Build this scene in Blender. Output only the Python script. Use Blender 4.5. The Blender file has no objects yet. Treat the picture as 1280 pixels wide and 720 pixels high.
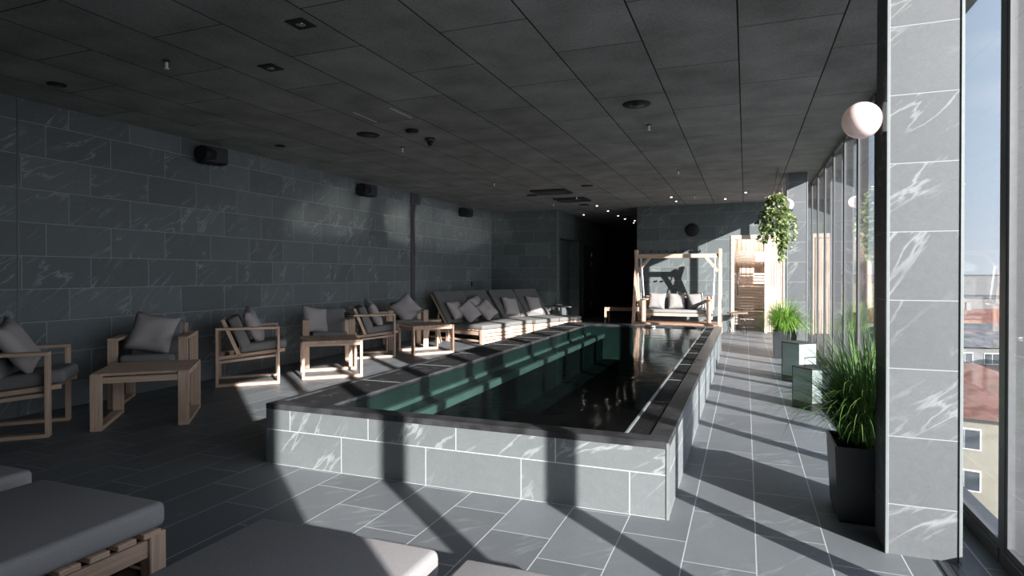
import bpy, bmesh, math, random
from mathutils import Vector, Matrix, noise
R = math.radians
PI = math.pi
random.seed(7)
sc = bpy.context.scene
C = sc.collection

# ------------------------------------------------------------------ materials
class NT:
    def __init__(s, name):
        s.m = bpy.data.materials.new(name); s.m.use_nodes = True
        s.t = s.m.node_tree; s.t.nodes.clear(); s.L = s.t.links
        s.out = s.n('ShaderNodeOutputMaterial')
    def n(s, t, **k):
        o = s.t.nodes.new(t)
        for a, b in k.items(): setattr(o, a, b)
        return o
    def put(s, sock, v):
        if isinstance(v, bpy.types.NodeSocket): s.L.new(v, sock)
        elif v is not None:
            if hasattr(sock, 'default_value'):
                try: sock.default_value = v
                except Exception: sock.default_value = (*v, 1) if len(v) == 3 else v
    def math(s, op, a, b=None, c=None, clamp=False):
        o = s.n('ShaderNodeMath', operation=op); o.use_clamp = clamp
        for i, v in enumerate((a, b, c)):
            if v is not None: s.put(o.inputs[i], v)
        return o.outputs[0]
    def mixc(s, f, a, b, mode='MIX'):
        o = s.n('ShaderNodeMix', data_type='RGBA', blend_type=mode)
        s.put(o.inputs[0], f); s.put(o.inputs[6], a if not isinstance(a, tuple) else (*a, 1)[:4])
        s.put(o.inputs[7], b if not isinstance(b, tuple) else (*b, 1)[:4]); return o.outputs[2]
    def noise(s, vec, scale, detail=3, rough=.5, dist=0):
        o = s.n('ShaderNodeTexNoise'); s.put(o.inputs['Vector'], vec)
        o.inputs['Scale'].default_value = scale; o.inputs['Detail'].default_value = detail
        o.inputs['Roughness'].default_value = rough; o.inputs['Distortion'].default_value = dist
        return o.outputs['Fac']
    def ramp(s, f, a, b, lo=0., hi=1.):
        o = s.n('ShaderNodeMapRange', interpolation_type='SMOOTHSTEP'); s.put(o.inputs[0], f)
        for i, v in enumerate((a, b, lo, hi)): o.inputs[i+1].default_value = v
        return o.outputs[0]
    def xyz(s, x=0., y=0., z=0.):
        o = s.n('ShaderNodeCombineXYZ')
        for i, v in enumerate((x, y, z)): s.put(o.inputs[i], v)
        return o.outputs[0]
    def bump(s, h, strength=.3, dist=.01):
        o = s.n('ShaderNodeBump'); s.put(o.inputs['Height'], h)
        o.inputs['Strength'].default_value = strength; o.inputs['Distance'].default_value = dist
        return o.outputs[0]
    def bsdf(s, color, rough=.5, spec=.5, metal=0., normal=None, emit=None, estr=0., coat=0.):
        o = s.n('ShaderNodeBsdfPrincipled')
        s.put(o.inputs['Base Color'], (*color, 1) if isinstance(color, tuple) else color)
        s.put(o.inputs['Roughness'], rough); s.put(o.inputs['Specular IOR Level'], spec)
        s.put(o.inputs['Metallic'], metal)
        if normal is not None: s.L.new(normal, o.inputs['Normal'])
        if emit: s.put(o.inputs['Emission Color'], (*emit, 1)); s.put(o.inputs['Emission Strength'], estr)
        if coat: s.put(o.inputs['Coat Weight'], coat)
        s.L.new(o.outputs[0], s.out.inputs[0]); return o

def plain(name, col, rough=.5, spec=.5, metal=0., var=.08, nscale=30, bump=.0, **k):
    t = NT(name); tc = t.n('ShaderNodeTexCoord')
    f = t.noise(tc.outputs['Object'], nscale, 4)
    c = t.mixc(t.ramp(f, .3, .7), tuple(x*(1-var) for x in col), tuple(min(1, x*(1+var)) for x in col))
    t.bsdf(c, rough, spec, metal, t.bump(f, bump) if bump else None, **k); return t.m

def tiles(name, w, h, u0, v0, shift, uax, vax, base, vein, grout, g=.006, rough=.5, spec=.5,
          var=.25, veins=1., seed=0., bumpy=.25):
    t = NT(name); geo = t.n('ShaderNodeNewGeometry')
    sp = t.n('ShaderNodeSeparateXYZ'); t.L.new(geo.outputs['Position'], sp.inputs[0])
    P = dict(x=sp.outputs[0], y=sp.outputs[1], z=sp.outputs[2])
    if uax == 'auto':
        sn = t.n('ShaderNodeSeparateXYZ'); t.L.new(geo.outputs['Normal'], sn.inputs[0])
        k = t.math('GREATER_THAN', t.math('ABSOLUTE', sn.outputs[0]), .5)
        U = t.math('ADD', t.math('MULTIPLY', P['y'], k), t.math('MULTIPLY', P['x'], t.math('SUBTRACT', 1., k)))
    else: U = P[uax]
    V = P[vax]
    u = t.math('SUBTRACT', U, u0); v = t.math('SUBTRACT', V, v0)
    vr = t.math('DIVIDE', v, h); row = t.math('FLOOR', vr)
    ur = t.math('ADD', t.math('DIVIDE', u, w), t.math('MULTIPLY', row, shift)); col = t.math('FLOOR', ur)
    fu = t.math('MULTIPLY', t.math('FRACT', ur), w); fv = t.math('MULTIPLY', t.math('FRACT', vr), h)
    fu = t.math('FRACT', ur); fu = t.math('MULTIPLY', t.math('MINIMUM', fu, t.math('SUBTRACT', 1., fu)), w)
    fv = t.math('FRACT', vr); fv = t.math('MULTIPLY', t.math('MINIMUM', fv, t.math('SUBTRACT', 1., fv)), h)
    d = t.math('MINIMUM', fu, fv)
    gm = t.ramp(d, g*.35, g*.65, 1., 0.)
    wn = t.n('ShaderNodeTexWhiteNoise', noise_dimensions='3D'); t.L.new(t.xyz(col, row, seed), wn.inputs['Vector'])
    rnd = wn.outputs['Value']; sr = t.n('ShaderNodeSeparateColor'); t.L.new(wn.outputs['Color'], sr.inputs[0])
    # in-tile coordinates, each tile cut from a different place in the stone
    ang = t.math('ADD', .45, t.math('MULTIPLY', sr.outputs[1], .55))
    ca = t.math('COSINE', ang); sa = t.math('SINE', ang)
    ru = t.math('ADD', t.math('MULTIPLY', u, ca), t.math('MULTIPLY', v, sa))
    rv = t.math('SUBTRACT', t.math('MULTIPLY', v, ca), t.math('MULTIPLY', u, sa))
    off = t.math('MULTIPLY', rnd, 37.)
    vec1 = t.xyz(t.math('MULTIPLY', ru, 1.0), t.math('MULTIPLY', rv, 4.5), off)
    n1 = t.noise(vec1, 1.3, 5, .5, .25)
    n2 = t.noise(t.xyz(u, v, t.math('ADD', off, 5.)), 2.2, 2)
    line = t.ramp(t.math('ABSOLUTE', t.math('SUBTRACT', n1, .5)), .0, .022, 1., 0.)
    n3 = t.noise(t.xyz(t.math('MULTIPLY', ru, 2.), t.math('MULTIPLY', rv, 9.), t.math('ADD', off, 9.)), 2.5, 5, .7)
    smear = t.ramp(n3, .6, .78)
    vm = t.math('MULTIPLY', t.math('ADD', t.math('MULTIPLY', line, .5), t.math('MULTIPLY', smear, .45)), t.ramp(n2, .40, .66))
    vm = t.math('MULTIPLY', vm, veins, clamp=True)
    fine = t.noise(t.xyz(u, v, off), 28, 6, .7)
    cloud = t.noise(t.xyz(u, v, off), 4, 4, .6)
    br = t.math('ADD', 1-var/2, t.math('MULTIPLY', rnd, var))
    br = t.math('MULTIPLY', br, t.math('ADD', .62, t.math('ADD', t.math('MULTIPLY', cloud, .25), t.math('MULTIPLY', t.math('ADD', fine, t.noise(t.xyz(u, v, off), 110, 2, .6)), .30))))
    bc = t.mixc(1., base, t.xyz(br, br, br), 'MULTIPLY')
    c = t.mixc(vm, bc, vein)
    c = t.mixc(gm, c, grout)
    hgt = t.math('SUBTRACT', t.math('MULTIPLY', t.math('ADD', fine, cloud), .3), gm)
    t.bsdf(c, t.math('ADD', rough, t.math('MULTIPLY', fine, .15)), spec, 0., t.bump(hgt, bumpy, .004)); return t.m

def wood(name, a, b, rough=.55):
    t = NT(name); uv = t.n('ShaderNodeUVMap', uv_map='UVMap')
    mp = t.n('ShaderNodeMapping'); mp.inputs['Scale'].default_value = (1.2, 26, 1); t.L.new(uv.outputs[0], mp.inputs[0])
    f = t.noise(mp.outputs[0], 2.2, 5, .6, .5)
    mp2 = t.n('ShaderNodeMapping'); mp2.inputs['Scale'].default_value = (1.2, 4, 1); t.L.new(uv.outputs[0], mp2.inputs[0])
    g = t.noise(mp2.outputs[0], 1., 2)
    c = t.mixc(t.ramp(t.math('ADD', t.math('MULTIPLY', f, .7), t.math('MULTIPLY', g, .3)), .3, .7), a, b)
    t.bsdf(c, rough, .35, 0., t.bump(f, .12, .002)); return t.m

M = {}
STONE = (.150, .166, .168); VEIN = (.36, .38, .38); GROUT = (.34, .37, .37)
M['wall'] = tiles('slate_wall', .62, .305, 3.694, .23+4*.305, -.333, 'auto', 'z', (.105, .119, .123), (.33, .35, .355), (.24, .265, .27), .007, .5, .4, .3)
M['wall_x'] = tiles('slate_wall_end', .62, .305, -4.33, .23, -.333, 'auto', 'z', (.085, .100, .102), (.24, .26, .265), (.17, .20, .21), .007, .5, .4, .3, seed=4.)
M['floor'] = tiles('slate_floor', .62, .309, 2.78, -.26, .3347, 'y', 'x', (.112, .123, .133), (.26, .28, .29), (.36, .38, .39), .006, .42, .4, .28, .8, 2.)
M['poolwall'] = tiles('slate_pool', .6165, .232, -.573, 0., .67, 'auto', 'z', (.108, .119, .123), (.31, .33, .335), (.34, .36, .365), .006, .5, .4, .15, 1., 5.)
M['pillar'] = tiles('slate_pillar', 50., .311, -20., .23, 0., 'auto', 'z', (.082, .088, .094), (.24, .255, .262), (.22, .24, .25), .005, .5, .4, .12, 1.3, 11., .5)
def ceil_mat():
    t = NT('wood_wool_panels'); geo = t.n('ShaderNodeNewGeometry')
    sp = t.n('ShaderNodeSeparateXYZ'); t.L.new(geo.outputs['Position'], sp.inputs[0])
    h, w, g = .61, 1.24, .011
    vr = t.math('DIVIDE', t.math('SUBTRACT', sp.outputs[0], -.05), h); row = t.math('FLOOR', vr)
    ur = t.math('ADD', t.math('DIVIDE', t.math('SUBTRACT', sp.outputs[1], 4.16), w), t.math('MULTIPLY', row, .5)); col = t.math('FLOOR', ur)
    fu = t.math('FRACT', ur); fu = t.math('MULTIPLY', t.math('MINIMUM', fu, t.math('SUBTRACT', 1., fu)), w*1.3)
    fv = t.math('FRACT', vr); fv = t.math('MULTIPLY', t.math('MINIMUM', fv, t.math('SUBTRACT', 1., fv)), h)
    gm = t.ramp(t.math('MINIMUM', fu, fv), g*.3, g*.6, 1., 0.)
    wn = t.n('ShaderNodeTexWhiteNoise', noise_dimensions='3D'); t.L.new(t.xyz(col, row, 1.), wn.inputs['Vector'])
    f = t.noise(geo.outputs['Position'], 70, 4, .75, 1.2); c2 = t.noise(geo.outputs['Position'], 2.5, 3)
    br = t.math('ADD', t.math('MULTIPLY', t.math('ADD', f, t.math('MULTIPLY', c2, .6)), .75), t.math('MULTIPLY', wn.outputs['Value'], .07))
    c = t.mixc(t.ramp(br, .35, 1.0), (.15, .15, .148), (.42, .42, .41))
    c = t.mixc(gm, c, (.012, .012, .012))
    t.bsdf(c, .9, .2, 0., t.bump(t.math('SUBTRACT', t.math('MULTIPLY', f, .5), gm), .6, .006)); return t.m
M['ceiling'] = ceil_mat()
M['wood'] = wood('teak', (.42, .285, .205), (.60, .44, .335))
M['palewood'] = wood('pale_wood', (.42, .345, .285), (.54, .45, .38))
M['saunawood'] = wood('sauna_wood', (.46, .36, .29), (.62, .50, .41))
M['brownwood'] = wood('brown_wood', (.20, .12, .085), (.30, .19, .13))
M['cushion'] = plain('charcoal_fabric', (.185, .180, .178), .85, .2, 0, .12, 220, .15)
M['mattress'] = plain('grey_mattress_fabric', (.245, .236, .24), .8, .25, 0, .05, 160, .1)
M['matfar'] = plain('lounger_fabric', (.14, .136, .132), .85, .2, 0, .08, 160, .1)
M['seat'] = plain('light_grey_fabric', (.22, .22, .22), .85, .2, 0, .06, 160, .1)
M['pillow'] = plain('taupe_linen', (.39, .352, .342), .9, .15, 0, .1, 240, .2)
M['palepillow'] = plain('pale_linen', (.24, .228, .222), .9, .15, 0, .08, 240, .2)
M['black'] = plain('black_metal', (.02, .021, .022), .35, .5, 0, .1, 30)
M['frame'] = plain('dark_window_frame', (.055, .055, .058), .35, .5, 0, .05, 30)
M['framelight'] = plain('grey_seal', (.10, .102, .105), .4, .5, .2, .05, 30)
M['steel'] = plain('steel', (.6, .6, .6), .25, .5, 1., .05, 30)
M['alu'] = plain('brushed_edge_trim', (.20, .22, .22), .4, .5, .3, .04, 30)
M['coping'] = plain('dark_coping_stone', (.030, .031, .033), .3, .45, 0, .45, 9, .05)
M['planter'] = plain('anthracite_planter', (.022, .026, .028), .38, .5, 0, .1, 12)
M['soil'] = plain('soil', (.03, .024, .018), .95, .1, 0, .5, 60, .5)
M['white'] = plain('white_plastic', (.75, .75, .74), .4, .5, 0, .03, 10)
M['candle'] = plain('candle_wax', (.85, .83, .80), .5, .5, 0, .03, 10)
M['globe'] = plain('opal_glass', (.74, .60, .57), .12, .6, 0, .02, 5, emit=(1., .72, .66), estr=.12)
M['dark'] = plain('near_black', (.012, .012, .013), .6, .3, 0, .1, 10)
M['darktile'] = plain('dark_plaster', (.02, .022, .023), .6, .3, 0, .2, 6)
M['poolfloor'] = plain('deep_teal_floor', (.006, .016, .015), .9, .1, 0, .3, 2)
M['liner'] = plain('teal_liner', (.062, .105, .098), .5, .4, 0, .2, 3)
M['linerstep'] = plain('pale_teal_step', (.34, .48, .45), .4, .4, 0, .15, 3)
M['concrete'] = plain('pale_concrete', (0.225, 0.230, 0.234), .8, .3, 0, .1, 3)
def grate_mat():
    t = NT('grating_ribs'); geo = t.n('ShaderNodeNewGeometry')
    sp = t.n('ShaderNodeSeparateXYZ'); t.L.new(geo.outputs['Position'], sp.inputs[0])
    f = t.noise(geo.outputs['Position'], 14, 3); w = t.ramp(f, .58, .7)
    c = t.mixc(t.math('MULTIPLY', w, .25), (.012, .012, .0125), (.14, .14, .14))
    t.bsdf(c, .5, .3); return t.m
M['grate'] = grate_mat()
def glass_mat(name, tint, ior=1.5, rough=0.):
    t = NT(name); fr = t.n('ShaderNodeFresnel'); fr.inputs[0].default_value = ior
    tr = t.n('ShaderNodeBsdfTransparent'); tr.inputs[0].default_value = (*tint, 1)
    gl = t.n('ShaderNodeBsdfGlossy'); gl.inputs['Roughness'].default_value = rough
    mx = t.n('ShaderNodeMixShader')
    geo = t.n('ShaderNodeNewGeometry')
    # same reflectance whichever side of the thin pane is met
    ly = t.n('ShaderNodeLayerWeight'); ly.inputs[0].default_value = .5
    f = t.math('POWER', ly.outputs['Facing'], 5.)
    r0 = ((ior-1)/(ior+1))**2
    f = t.math('ADD', r0, t.math('MULTIPLY', f, 1-r0))
    t.L.new(f, mx.inputs[0]); t.L.new(tr.outputs[0], mx.inputs[1]); t.L.new(gl.outputs[0], mx.inputs[2])
    t.L.new(mx.outputs[0], t.out.inputs[0]); return t
M['glass'] = glass_mat('window_glass', (.88, .885, .89)).m
def water_mat():
    t = glass_mat('pool_water', (.36, .44, .42), 1.345, .068)
    geo = t.n('ShaderNodeNewGeometry')
    n = t.noise(geo.outputs['Position'], 5., 3, .5, .3)
    n2 = t.noise(geo.outputs['Position'], 1.3, 2)
    b = t.bump(t.math('ADD', n, n2), .05, .05)
    gl = [x for x in t.t.nodes if x.type == 'BSDF_GLOSSY'][0]; t.L.new(b, gl.inputs['Normal'])
    return t.m
M['water'] = water_mat()
def milk():
    t = NT('frosted_lantern_glass')
    tl = t.n('ShaderNodeBsdfTranslucent'); tl.inputs[0].default_value = (.50, .60, .57, 1)
    tr = t.n('ShaderNodeBsdfTransparent'); tr.inputs[0].default_value = (.85, .92, .9, 1)
    gl = t.n('ShaderNodeBsdfPrincipled'); gl.inputs['Base Color'].default_value = (.40, .47, .455, 1); gl.inputs['Roughness'].default_value = .08
    a = t.n('ShaderNodeMixShader'); a.inputs[0].default_value = .45; b = t.n('ShaderNodeMixShader'); b.inputs[0].default_value = .5
    t.L.new(tl.outputs[0], a.inputs[1]); t.L.new(tr.outputs[0], a.inputs[2])
    t.L.new(a.outputs[0], b.inputs[1]); t.L.new(gl.outputs[0], b.inputs[2]); t.L.new(b.outputs[0], t.out.inputs[0]); return t.m
M['milk'] = milk()
def leafmat(name, a, b):
    t = NT(name); oi = t.n('ShaderNodeUVMap', uv_map='UVMap'); sp = t.n('ShaderNodeSeparateXYZ'); t.L.new(oi.outputs[0], sp.inputs[0])
    c = t.mixc(sp.outputs[0], a, b)
    p = t.bsdf(c, .5, .35)
    tl = t.n('ShaderNodeBsdfTranslucent'); t.L.new(c, tl.inputs[0]); mx = t.n('ShaderNodeMixShader'); mx.inputs[0].default_value = .35
    t.L.new(p.outputs[0], mx.inputs[1]); t.L.new(tl.outputs[0], mx.inputs[2]); t.L.new(mx.outputs[0], t.out.inputs[0]); return t.m
M['grass'] = leafmat('grass_blade', (.10, .24, .03), (.36, .56, .12))
M['grassdark'] = leafmat('grass_blade_dark', (.035, .11, .022), (.20, .34, .09))
M['ivy'] = leafmat('ivy_leaf', (.045, .09, .022), (.40, .46, .22))
def emit(name, col, s):
    t = NT(name); e = t.n('ShaderNodeEmission'); e.inputs[0].default_value = (*col, 1); e.inputs[1].default_value = s
    t.L.new(e.outputs[0], t.out.inputs[0]); return t.m
M['lamp'] = emit('warm_led', (1, .88, .75), 14.)

# ------------------------------------------------------------------ mesh helpers
class MB:
    def __init__(s): s.bm = bmesh.new(); s.uv = s.bm.loops.layers.uv.new('UVMap')
    def box(s, c, d, mat=None, bev=0., seg=2, rot=None):
        """centre, dimensions, optional extra matrix and bevel"""
        b = bmesh.new(); bmesh.ops.create_cube(b, size=1.)
        bmesh.ops.scale(b, vec=d, verts=b.verts)
        if bev: bmesh.ops.bevel(b, geom=list(b.edges), offset=min(bev, min(d)*.49), segments=seg, profile=.5, affect='EDGES')
        ax = max(range(3), key=lambda i: d[i]); o = [i for i in range(3) if i != ax]
        u0 = random.random()*9; v0 = random.random()*9
        vs = {}
        T = Matrix.Translation(c) @ (rot.to_4x4() if rot is not None else Matrix.Identity(4))
        if mat is not None: T = mat @ T
        for v in b.verts: vs[v] = s.bm.verts.new(T @ v.co)
        for f in b.faces:
            nf = s.bm.faces.new([vs[v] for v in f.verts])
            nf.smooth = bool(bev) and seg > 1
            k = o[0] if abs(f.normal[o[0]]) < abs(f.normal[o[1]]) else o[1]
            for l, v in zip(nf.loops, f.verts): l[s.uv].uv = (v.co[ax]+u0, v.co[k]+v0)
        b.free(); return s
    def bb(s, x0, x1, y0, y1, z0, z1, bev=0., seg=2):
        return s.box(((x0+x1)/2, (y0+y1)/2, (z0+z1)/2), (abs(x1-x0), abs(y1-y0), abs(z1-z0)), bev=bev, seg=seg)
    def beam(s, p, q, w, t, up=Vector((0, 0, 1)), bev=0.):
        """rectangular bar from p to q, w across (perp. to up), t along up"""
        p = Vector(p); q = Vector(q); x = (q-p).normalized(); y = Vector(up).cross(x).normalized(); z = x.cross(y)
        m = Matrix((x, y, z)).transposed()
        return s.box((p+q)/2, ((q-p).length, w, t), bev=bev, seg=1, rot=m)
    def tube(s, pts, r, n=8, caps=True, r2=None):
        pts = [Vector(p) for p in pts]; rings = []; N = len(pts)
        ref = Vector((0, 0, 1))
        for i, p in enumerate(pts):
            d = (pts[min(i+1, N-1)]-pts[max(i-1, 0)]).normalized()
            a = d.cross(ref if abs(d.dot(ref)) < .95 else Vector((1, 0, 0))).normalized(); b = d.cross(a)
            rr = r if r2 is None else r+(r2-r)*i/(N-1)
            rings.append([s.bm.verts.new(p+(a*math.cos(2*PI*k/n)+b*math.sin(2*PI*k/n))*rr) for k in range(n)])
        for i in range(N-1):
            for k in range(n):
                f = s.bm.faces.new((rings[i][k], rings[i][(k+1) % n], rings[i+1][(k+1) % n], rings[i+1][k])); f.smooth = True
        if caps: s.bm.faces.new(rings[0]); s.bm.faces.new(rings[-1][::-1])
        return s
    def lathe(s, prof, c=(0, 0, 0), n=24, axis='z'):
        rings = []
        for r, z in prof:
            ring = []
            for k in range(n):
                a = 2*PI*k/n; v = (r*math.cos(a), r*math.sin(a), z)
                if axis == 'x': v = (z, v[0], v[1])
                if axis == 'y': v = (v[0], z, v[1])
                ring.append(s.bm.verts.new(Vector(c)+Vector(v)))
            rings.append(ring)
        for i in range(len(rings)-1):
            for k in range(n):
                f = s.bm.faces.new((rings[i][k], rings[i][(k+1) % n], rings[i+1][(k+1) % n], rings[i+1][k])); f.smooth = True
        for rg in (rings[0][::-1], rings[-1]): s.bm.faces.new(rg)
        return s
    def quad(s, vs, uv=None):
        f = s.bm.faces.new([s.bm.verts.new(v) for v in vs])
        if uv:
            for l in f.loops: l[s.uv].uv = uv
        return f
    def build(s, name, m, parent=None, loc=None, rz=0):
        bmesh.ops.recalc_face_normals(s.bm, faces=s.bm.faces) if len(s.bm.faces) < 60000 else None
        me = bpy.data.meshes.new(name); s.bm.to_mesh(me); s.bm.free()
        me.materials.append(M[m] if isinstance(m, str) else m)
        o = bpy.data.objects.new(name, me); C.objects.link(o)
        if parent is not None: o.parent = parent
        if loc is not None: o.location = loc
        if rz: o.rotation_euler[2] = rz
        return o

def tag(o, label=None, cat=None, group=None, kind=None):
    if label: o['label'] = label
    if cat: o['category'] = cat
    if group: o['group'] = group
    if kind: o['kind'] = kind
    return o
def root(name, loc, rz=0., label=None, cat=None, group=None):
    o = bpy.data.objects.new(name, None); C.objects.link(o); o.location = loc; o.rotation_euler[2] = rz
    o.empty_display_size = .1
    return tag(o, label, cat, group)
def children(o): return [c for c in C.objects if c.parent == o]
def copy_tree(o, parent=None):
    c = o.copy(); C.objects.link(c)
    if parent is not None: c.parent = parent
    for ch in children(o): copy_tree(ch, c)
    return c
def struct(name, mb, m, parent=None): return tag(mb.build(name, m, parent), kind='structure')

# ------------------------------------------------------------------ the room
XL, XR, ZC, YE = -6.1, 1.05, 2.87, 14.3
YB = -3.2
struct('floor', MB().bb(XL-.2, -2.8, YB, 20.4, -.2, 0).bb(-.5, 1.2, YB, 20.4, -.2, 0).bb(-2.8, -.5, YB, 3.25, -.2, 0).bb(-2.8, -.5, 10.69, 20.4, -.2, 0), 'floor')
struct('ceiling', MB().bb(XL-.2, 1.25, YB, 20.4, ZC, ZC+.2), 'ceiling')
struct('wall_left', MB().bb(XL-.2, XL, YB, YE+.2, 0, ZC), 'wall')
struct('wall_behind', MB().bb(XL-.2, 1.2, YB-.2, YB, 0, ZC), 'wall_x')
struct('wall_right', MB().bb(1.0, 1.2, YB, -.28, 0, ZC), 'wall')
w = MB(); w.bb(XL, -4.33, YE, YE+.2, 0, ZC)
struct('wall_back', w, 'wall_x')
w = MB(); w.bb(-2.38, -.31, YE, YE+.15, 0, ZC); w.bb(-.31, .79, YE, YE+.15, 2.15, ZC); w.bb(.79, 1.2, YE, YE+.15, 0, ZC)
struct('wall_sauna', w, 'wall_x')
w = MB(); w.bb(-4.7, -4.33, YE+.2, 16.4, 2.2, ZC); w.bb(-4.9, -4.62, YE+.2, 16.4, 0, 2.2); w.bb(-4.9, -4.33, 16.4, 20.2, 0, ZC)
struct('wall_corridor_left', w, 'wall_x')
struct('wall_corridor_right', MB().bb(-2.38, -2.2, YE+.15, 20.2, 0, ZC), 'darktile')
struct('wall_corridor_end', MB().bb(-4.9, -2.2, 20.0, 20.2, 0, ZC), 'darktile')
# metal corner edge and joint strip of the tiled wall
struct('trim_1', MB().bb(-4.345, -4.325, YE-.006, YE+.02, 0, ZC), 'alu')
struct('trim_2', MB().bb(XL-.01, XL+.004, 3.452, 3.468, 0, ZC), 'framelight')
t3 = MB(); t3.bb(XL-.01, XL+.03, 10.28, 10.40, 0, ZC, .003, 1); t3.bb(XL, XL+.05, 10.26, 10.56, 2.66, ZC, .003, 1)
struct('trim_3', t3, 'frame')

# pillars with metal corner strips
def pillar(y0, y1, n):
    p = struct('pillar', MB().bb(.605, .89, y0, y1, 0, ZC), 'pillar')
    for x in (.600, .895-.012):
        MB().bb(x, x+.014, y0-.006, y0+.016, 0, ZC, .002, 1).build('corner_strip', 'alu', p)
    p['label'] = 'grey slate tiled pillar beside the near window' if n == 1 else 'grey slate tiled pillar behind the hanging ivy'
    return p
pillar(3.2, 3.45, 1); pillar(10.38, 10.64, 2)

# glass wall: one bay per window
ys = [-.28] + [.58+.9135*i for i in range(15)] + [YE]
ys[4] = 3.235
for i in range(len(ys)-1):
    a, b = ys[i], ys[i+1]
    f = MB()
    f.bb(XR, XR+.10, b-.03, b+.03, .0, 2.84, .004, 1)           # mullion
    f.bb(XR-.005, XR+.12, a+.03, b-.03, 0., .07, .004, 1)      # sill rail
    f.bb(XR, XR+.10, a+.03, b-.03, 2.845, ZC, .004, 1)         # head rail
    wf = struct('window_%d' % (i+1), f, 'frame')
    g = MB()                                                     # inner sash of the bay
    for y in (a+.03, b-.03-.022): g.bb(XR+.004, XR+.03, y, y+.022, .07, 2.845)
    g.bb(XR+.004, XR+.03, a+.05, b-.05, .07, .10); g.bb(XR+.004, XR+.03, a+.05, b-.05, 2.825, 2.845)
    g.build('sash', 'framelight', wf)
    MB().bb(XR+.012, XR+.020, a+.05, b-.05, .095, 2.83).build('pane', 'glass', wf)
# floor track of the near sliding window
tr = MB(); tr.bb(.845, .875, 2.55, 3.19, .0, .004); tr.bb(.80, .812, 2.55, 3.19, 0., .006)
tag(tr.build('floor_track', 'black'), 'short black metal track in the floor below the near pillar', 'track')
# exterior ledge
tag(MB().bb(1.2, 1.36, -4, 22, -.35, -.12, .01, 1).build('ledge', 'concrete'), kind='structure')

# ------------------------------------------------------------------ sauna front and room
d = MB()
d.bb(-.305, -.235, YE-.02, YE+.13, 0, 2.15, .004, 1); d.bb(-.235, .785, YE-.02, YE+.13, 2.06, 2.15, .004, 1)
d.bb(.385, .445, YE-.02, YE+.13, 0, 2.06, .004, 1); d.bb(.755, .785, YE-.02, YE+.13, 0, 2.06, .004, 1)
d1 = struct('door_1', d, 'palewood')
MB().bb(-.232, .383, YE+.02, YE+.03, .02, 2.055).build('pane', 'glass', d1)
MB().tube([(-.16, YE-.03, .82), (-.16, YE-.03, 1.32)], .012).tube([(-.16, YE-.03, .87), (-.16, YE+.03, .87)], .008).tube([(-.16, YE-.03, 1.27), (-.16, YE+.03, 1.27)], .008).build('handle', 'black', d1)
pn = MB()
for k in range(7): pn.bb(.448+k*.044, .482+k*.044, YE+.0, YE+.03, .02, 2.055, .003, 1)
pn.build('slat_panel', 'palewood', d1)
sr = struct('wall_sauna_room', MB().bb(-1.3, 1.5, YE+1.3, YE+1.4, 0, 2.4).bb(-1.4, -1.3, YE+.16, YE+1.4, 0, 2.4).bb(1.5, 1.6, YE+.16, YE+1.4, 0, 2.4).bb(-1.4, 1.6, YE+.16, YE+1.4, 2.4, 2.5), 'saunawood')
pn = MB()
for k in range(28): pn.bb(-1.29+k*.1, -1.205+k*.1, YE+1.27, YE+1.3, .0, 2.4, .004, 1)
pn.build('wall_planks', 'saunawood', sr)
sb = root('sauna_bench', (0, 0, 0), 0, 'pale wooden tiered sauna bench behind the glass door', 'bench')
for k, (y0, z) in enumerate(((YE+.45, .44), (YE+.80, 1.0))):
    m = MB()
    for j in range(3): m.bb(-1.2, 1.45, y0+j*.115, y0+j*.115+.10, z-.03, z, .004, 1)
    m.build('seat', 'palewood', sb)
    m = MB(); zz = z-.05
    while zz > (.14 if k == 0 else .50): m.bb(-1.2, 1.45, y0, y0+.02, zz-.055, zz, .003, 1); zz -= .068
    m.build('front_slats', 'palewood', sb)
m = MB()
for j in range(4): m.bb(-1.2, 1.45, YE+.98, YE+1.01, 1.58+j*.06, 1.63+j*.06, .003, 1)
m.build('backrest', 'palewood', sb)
m = MB()
for j in range(4): m.bb(-1.2, 1.45, YE+1.02, YE+1.05, 1.06+j*.068, 1.11+j*.068, .003, 1)
m.build('backrest', 'palewood', sb)

sl_ = root('added_sauna_lamp', (.1, YE+.6, 2.40), 0, 'added ceiling lamp to brighten the sauna', 'lamp')  # invented fixture, added only to lift the dark sauna interior
MB().lathe([(.10, 0), (.10, -.02), (.08, -.03)], n=20).build('body', 'white', sl_)
al = bpy.data.lights.new('sauna_fill_light', 'POINT'); al.energy = 60; al.shadow_soft_size = .09; al.color = (1., .93, .88)  # added fill light for the sauna benches and planks
ao = bpy.data.objects.new('sauna_fill_light', al); C.objects.link(ao); ao.location = (.1, YE+.6, 2.22)

# corridor door leaf
dr = MB().bb(-4.33, -4.30, 16.75, 17.7, 0, 2.15, .004, 1)
d2 = struct('door_2', dr, 'frame')
for z in (.35, 1.55, 1.8): MB().bb(-4.315, -4.285, 17.66, 17.72, z, z+.13, .004, 1).build('hinge', 'steel', d2)

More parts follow.
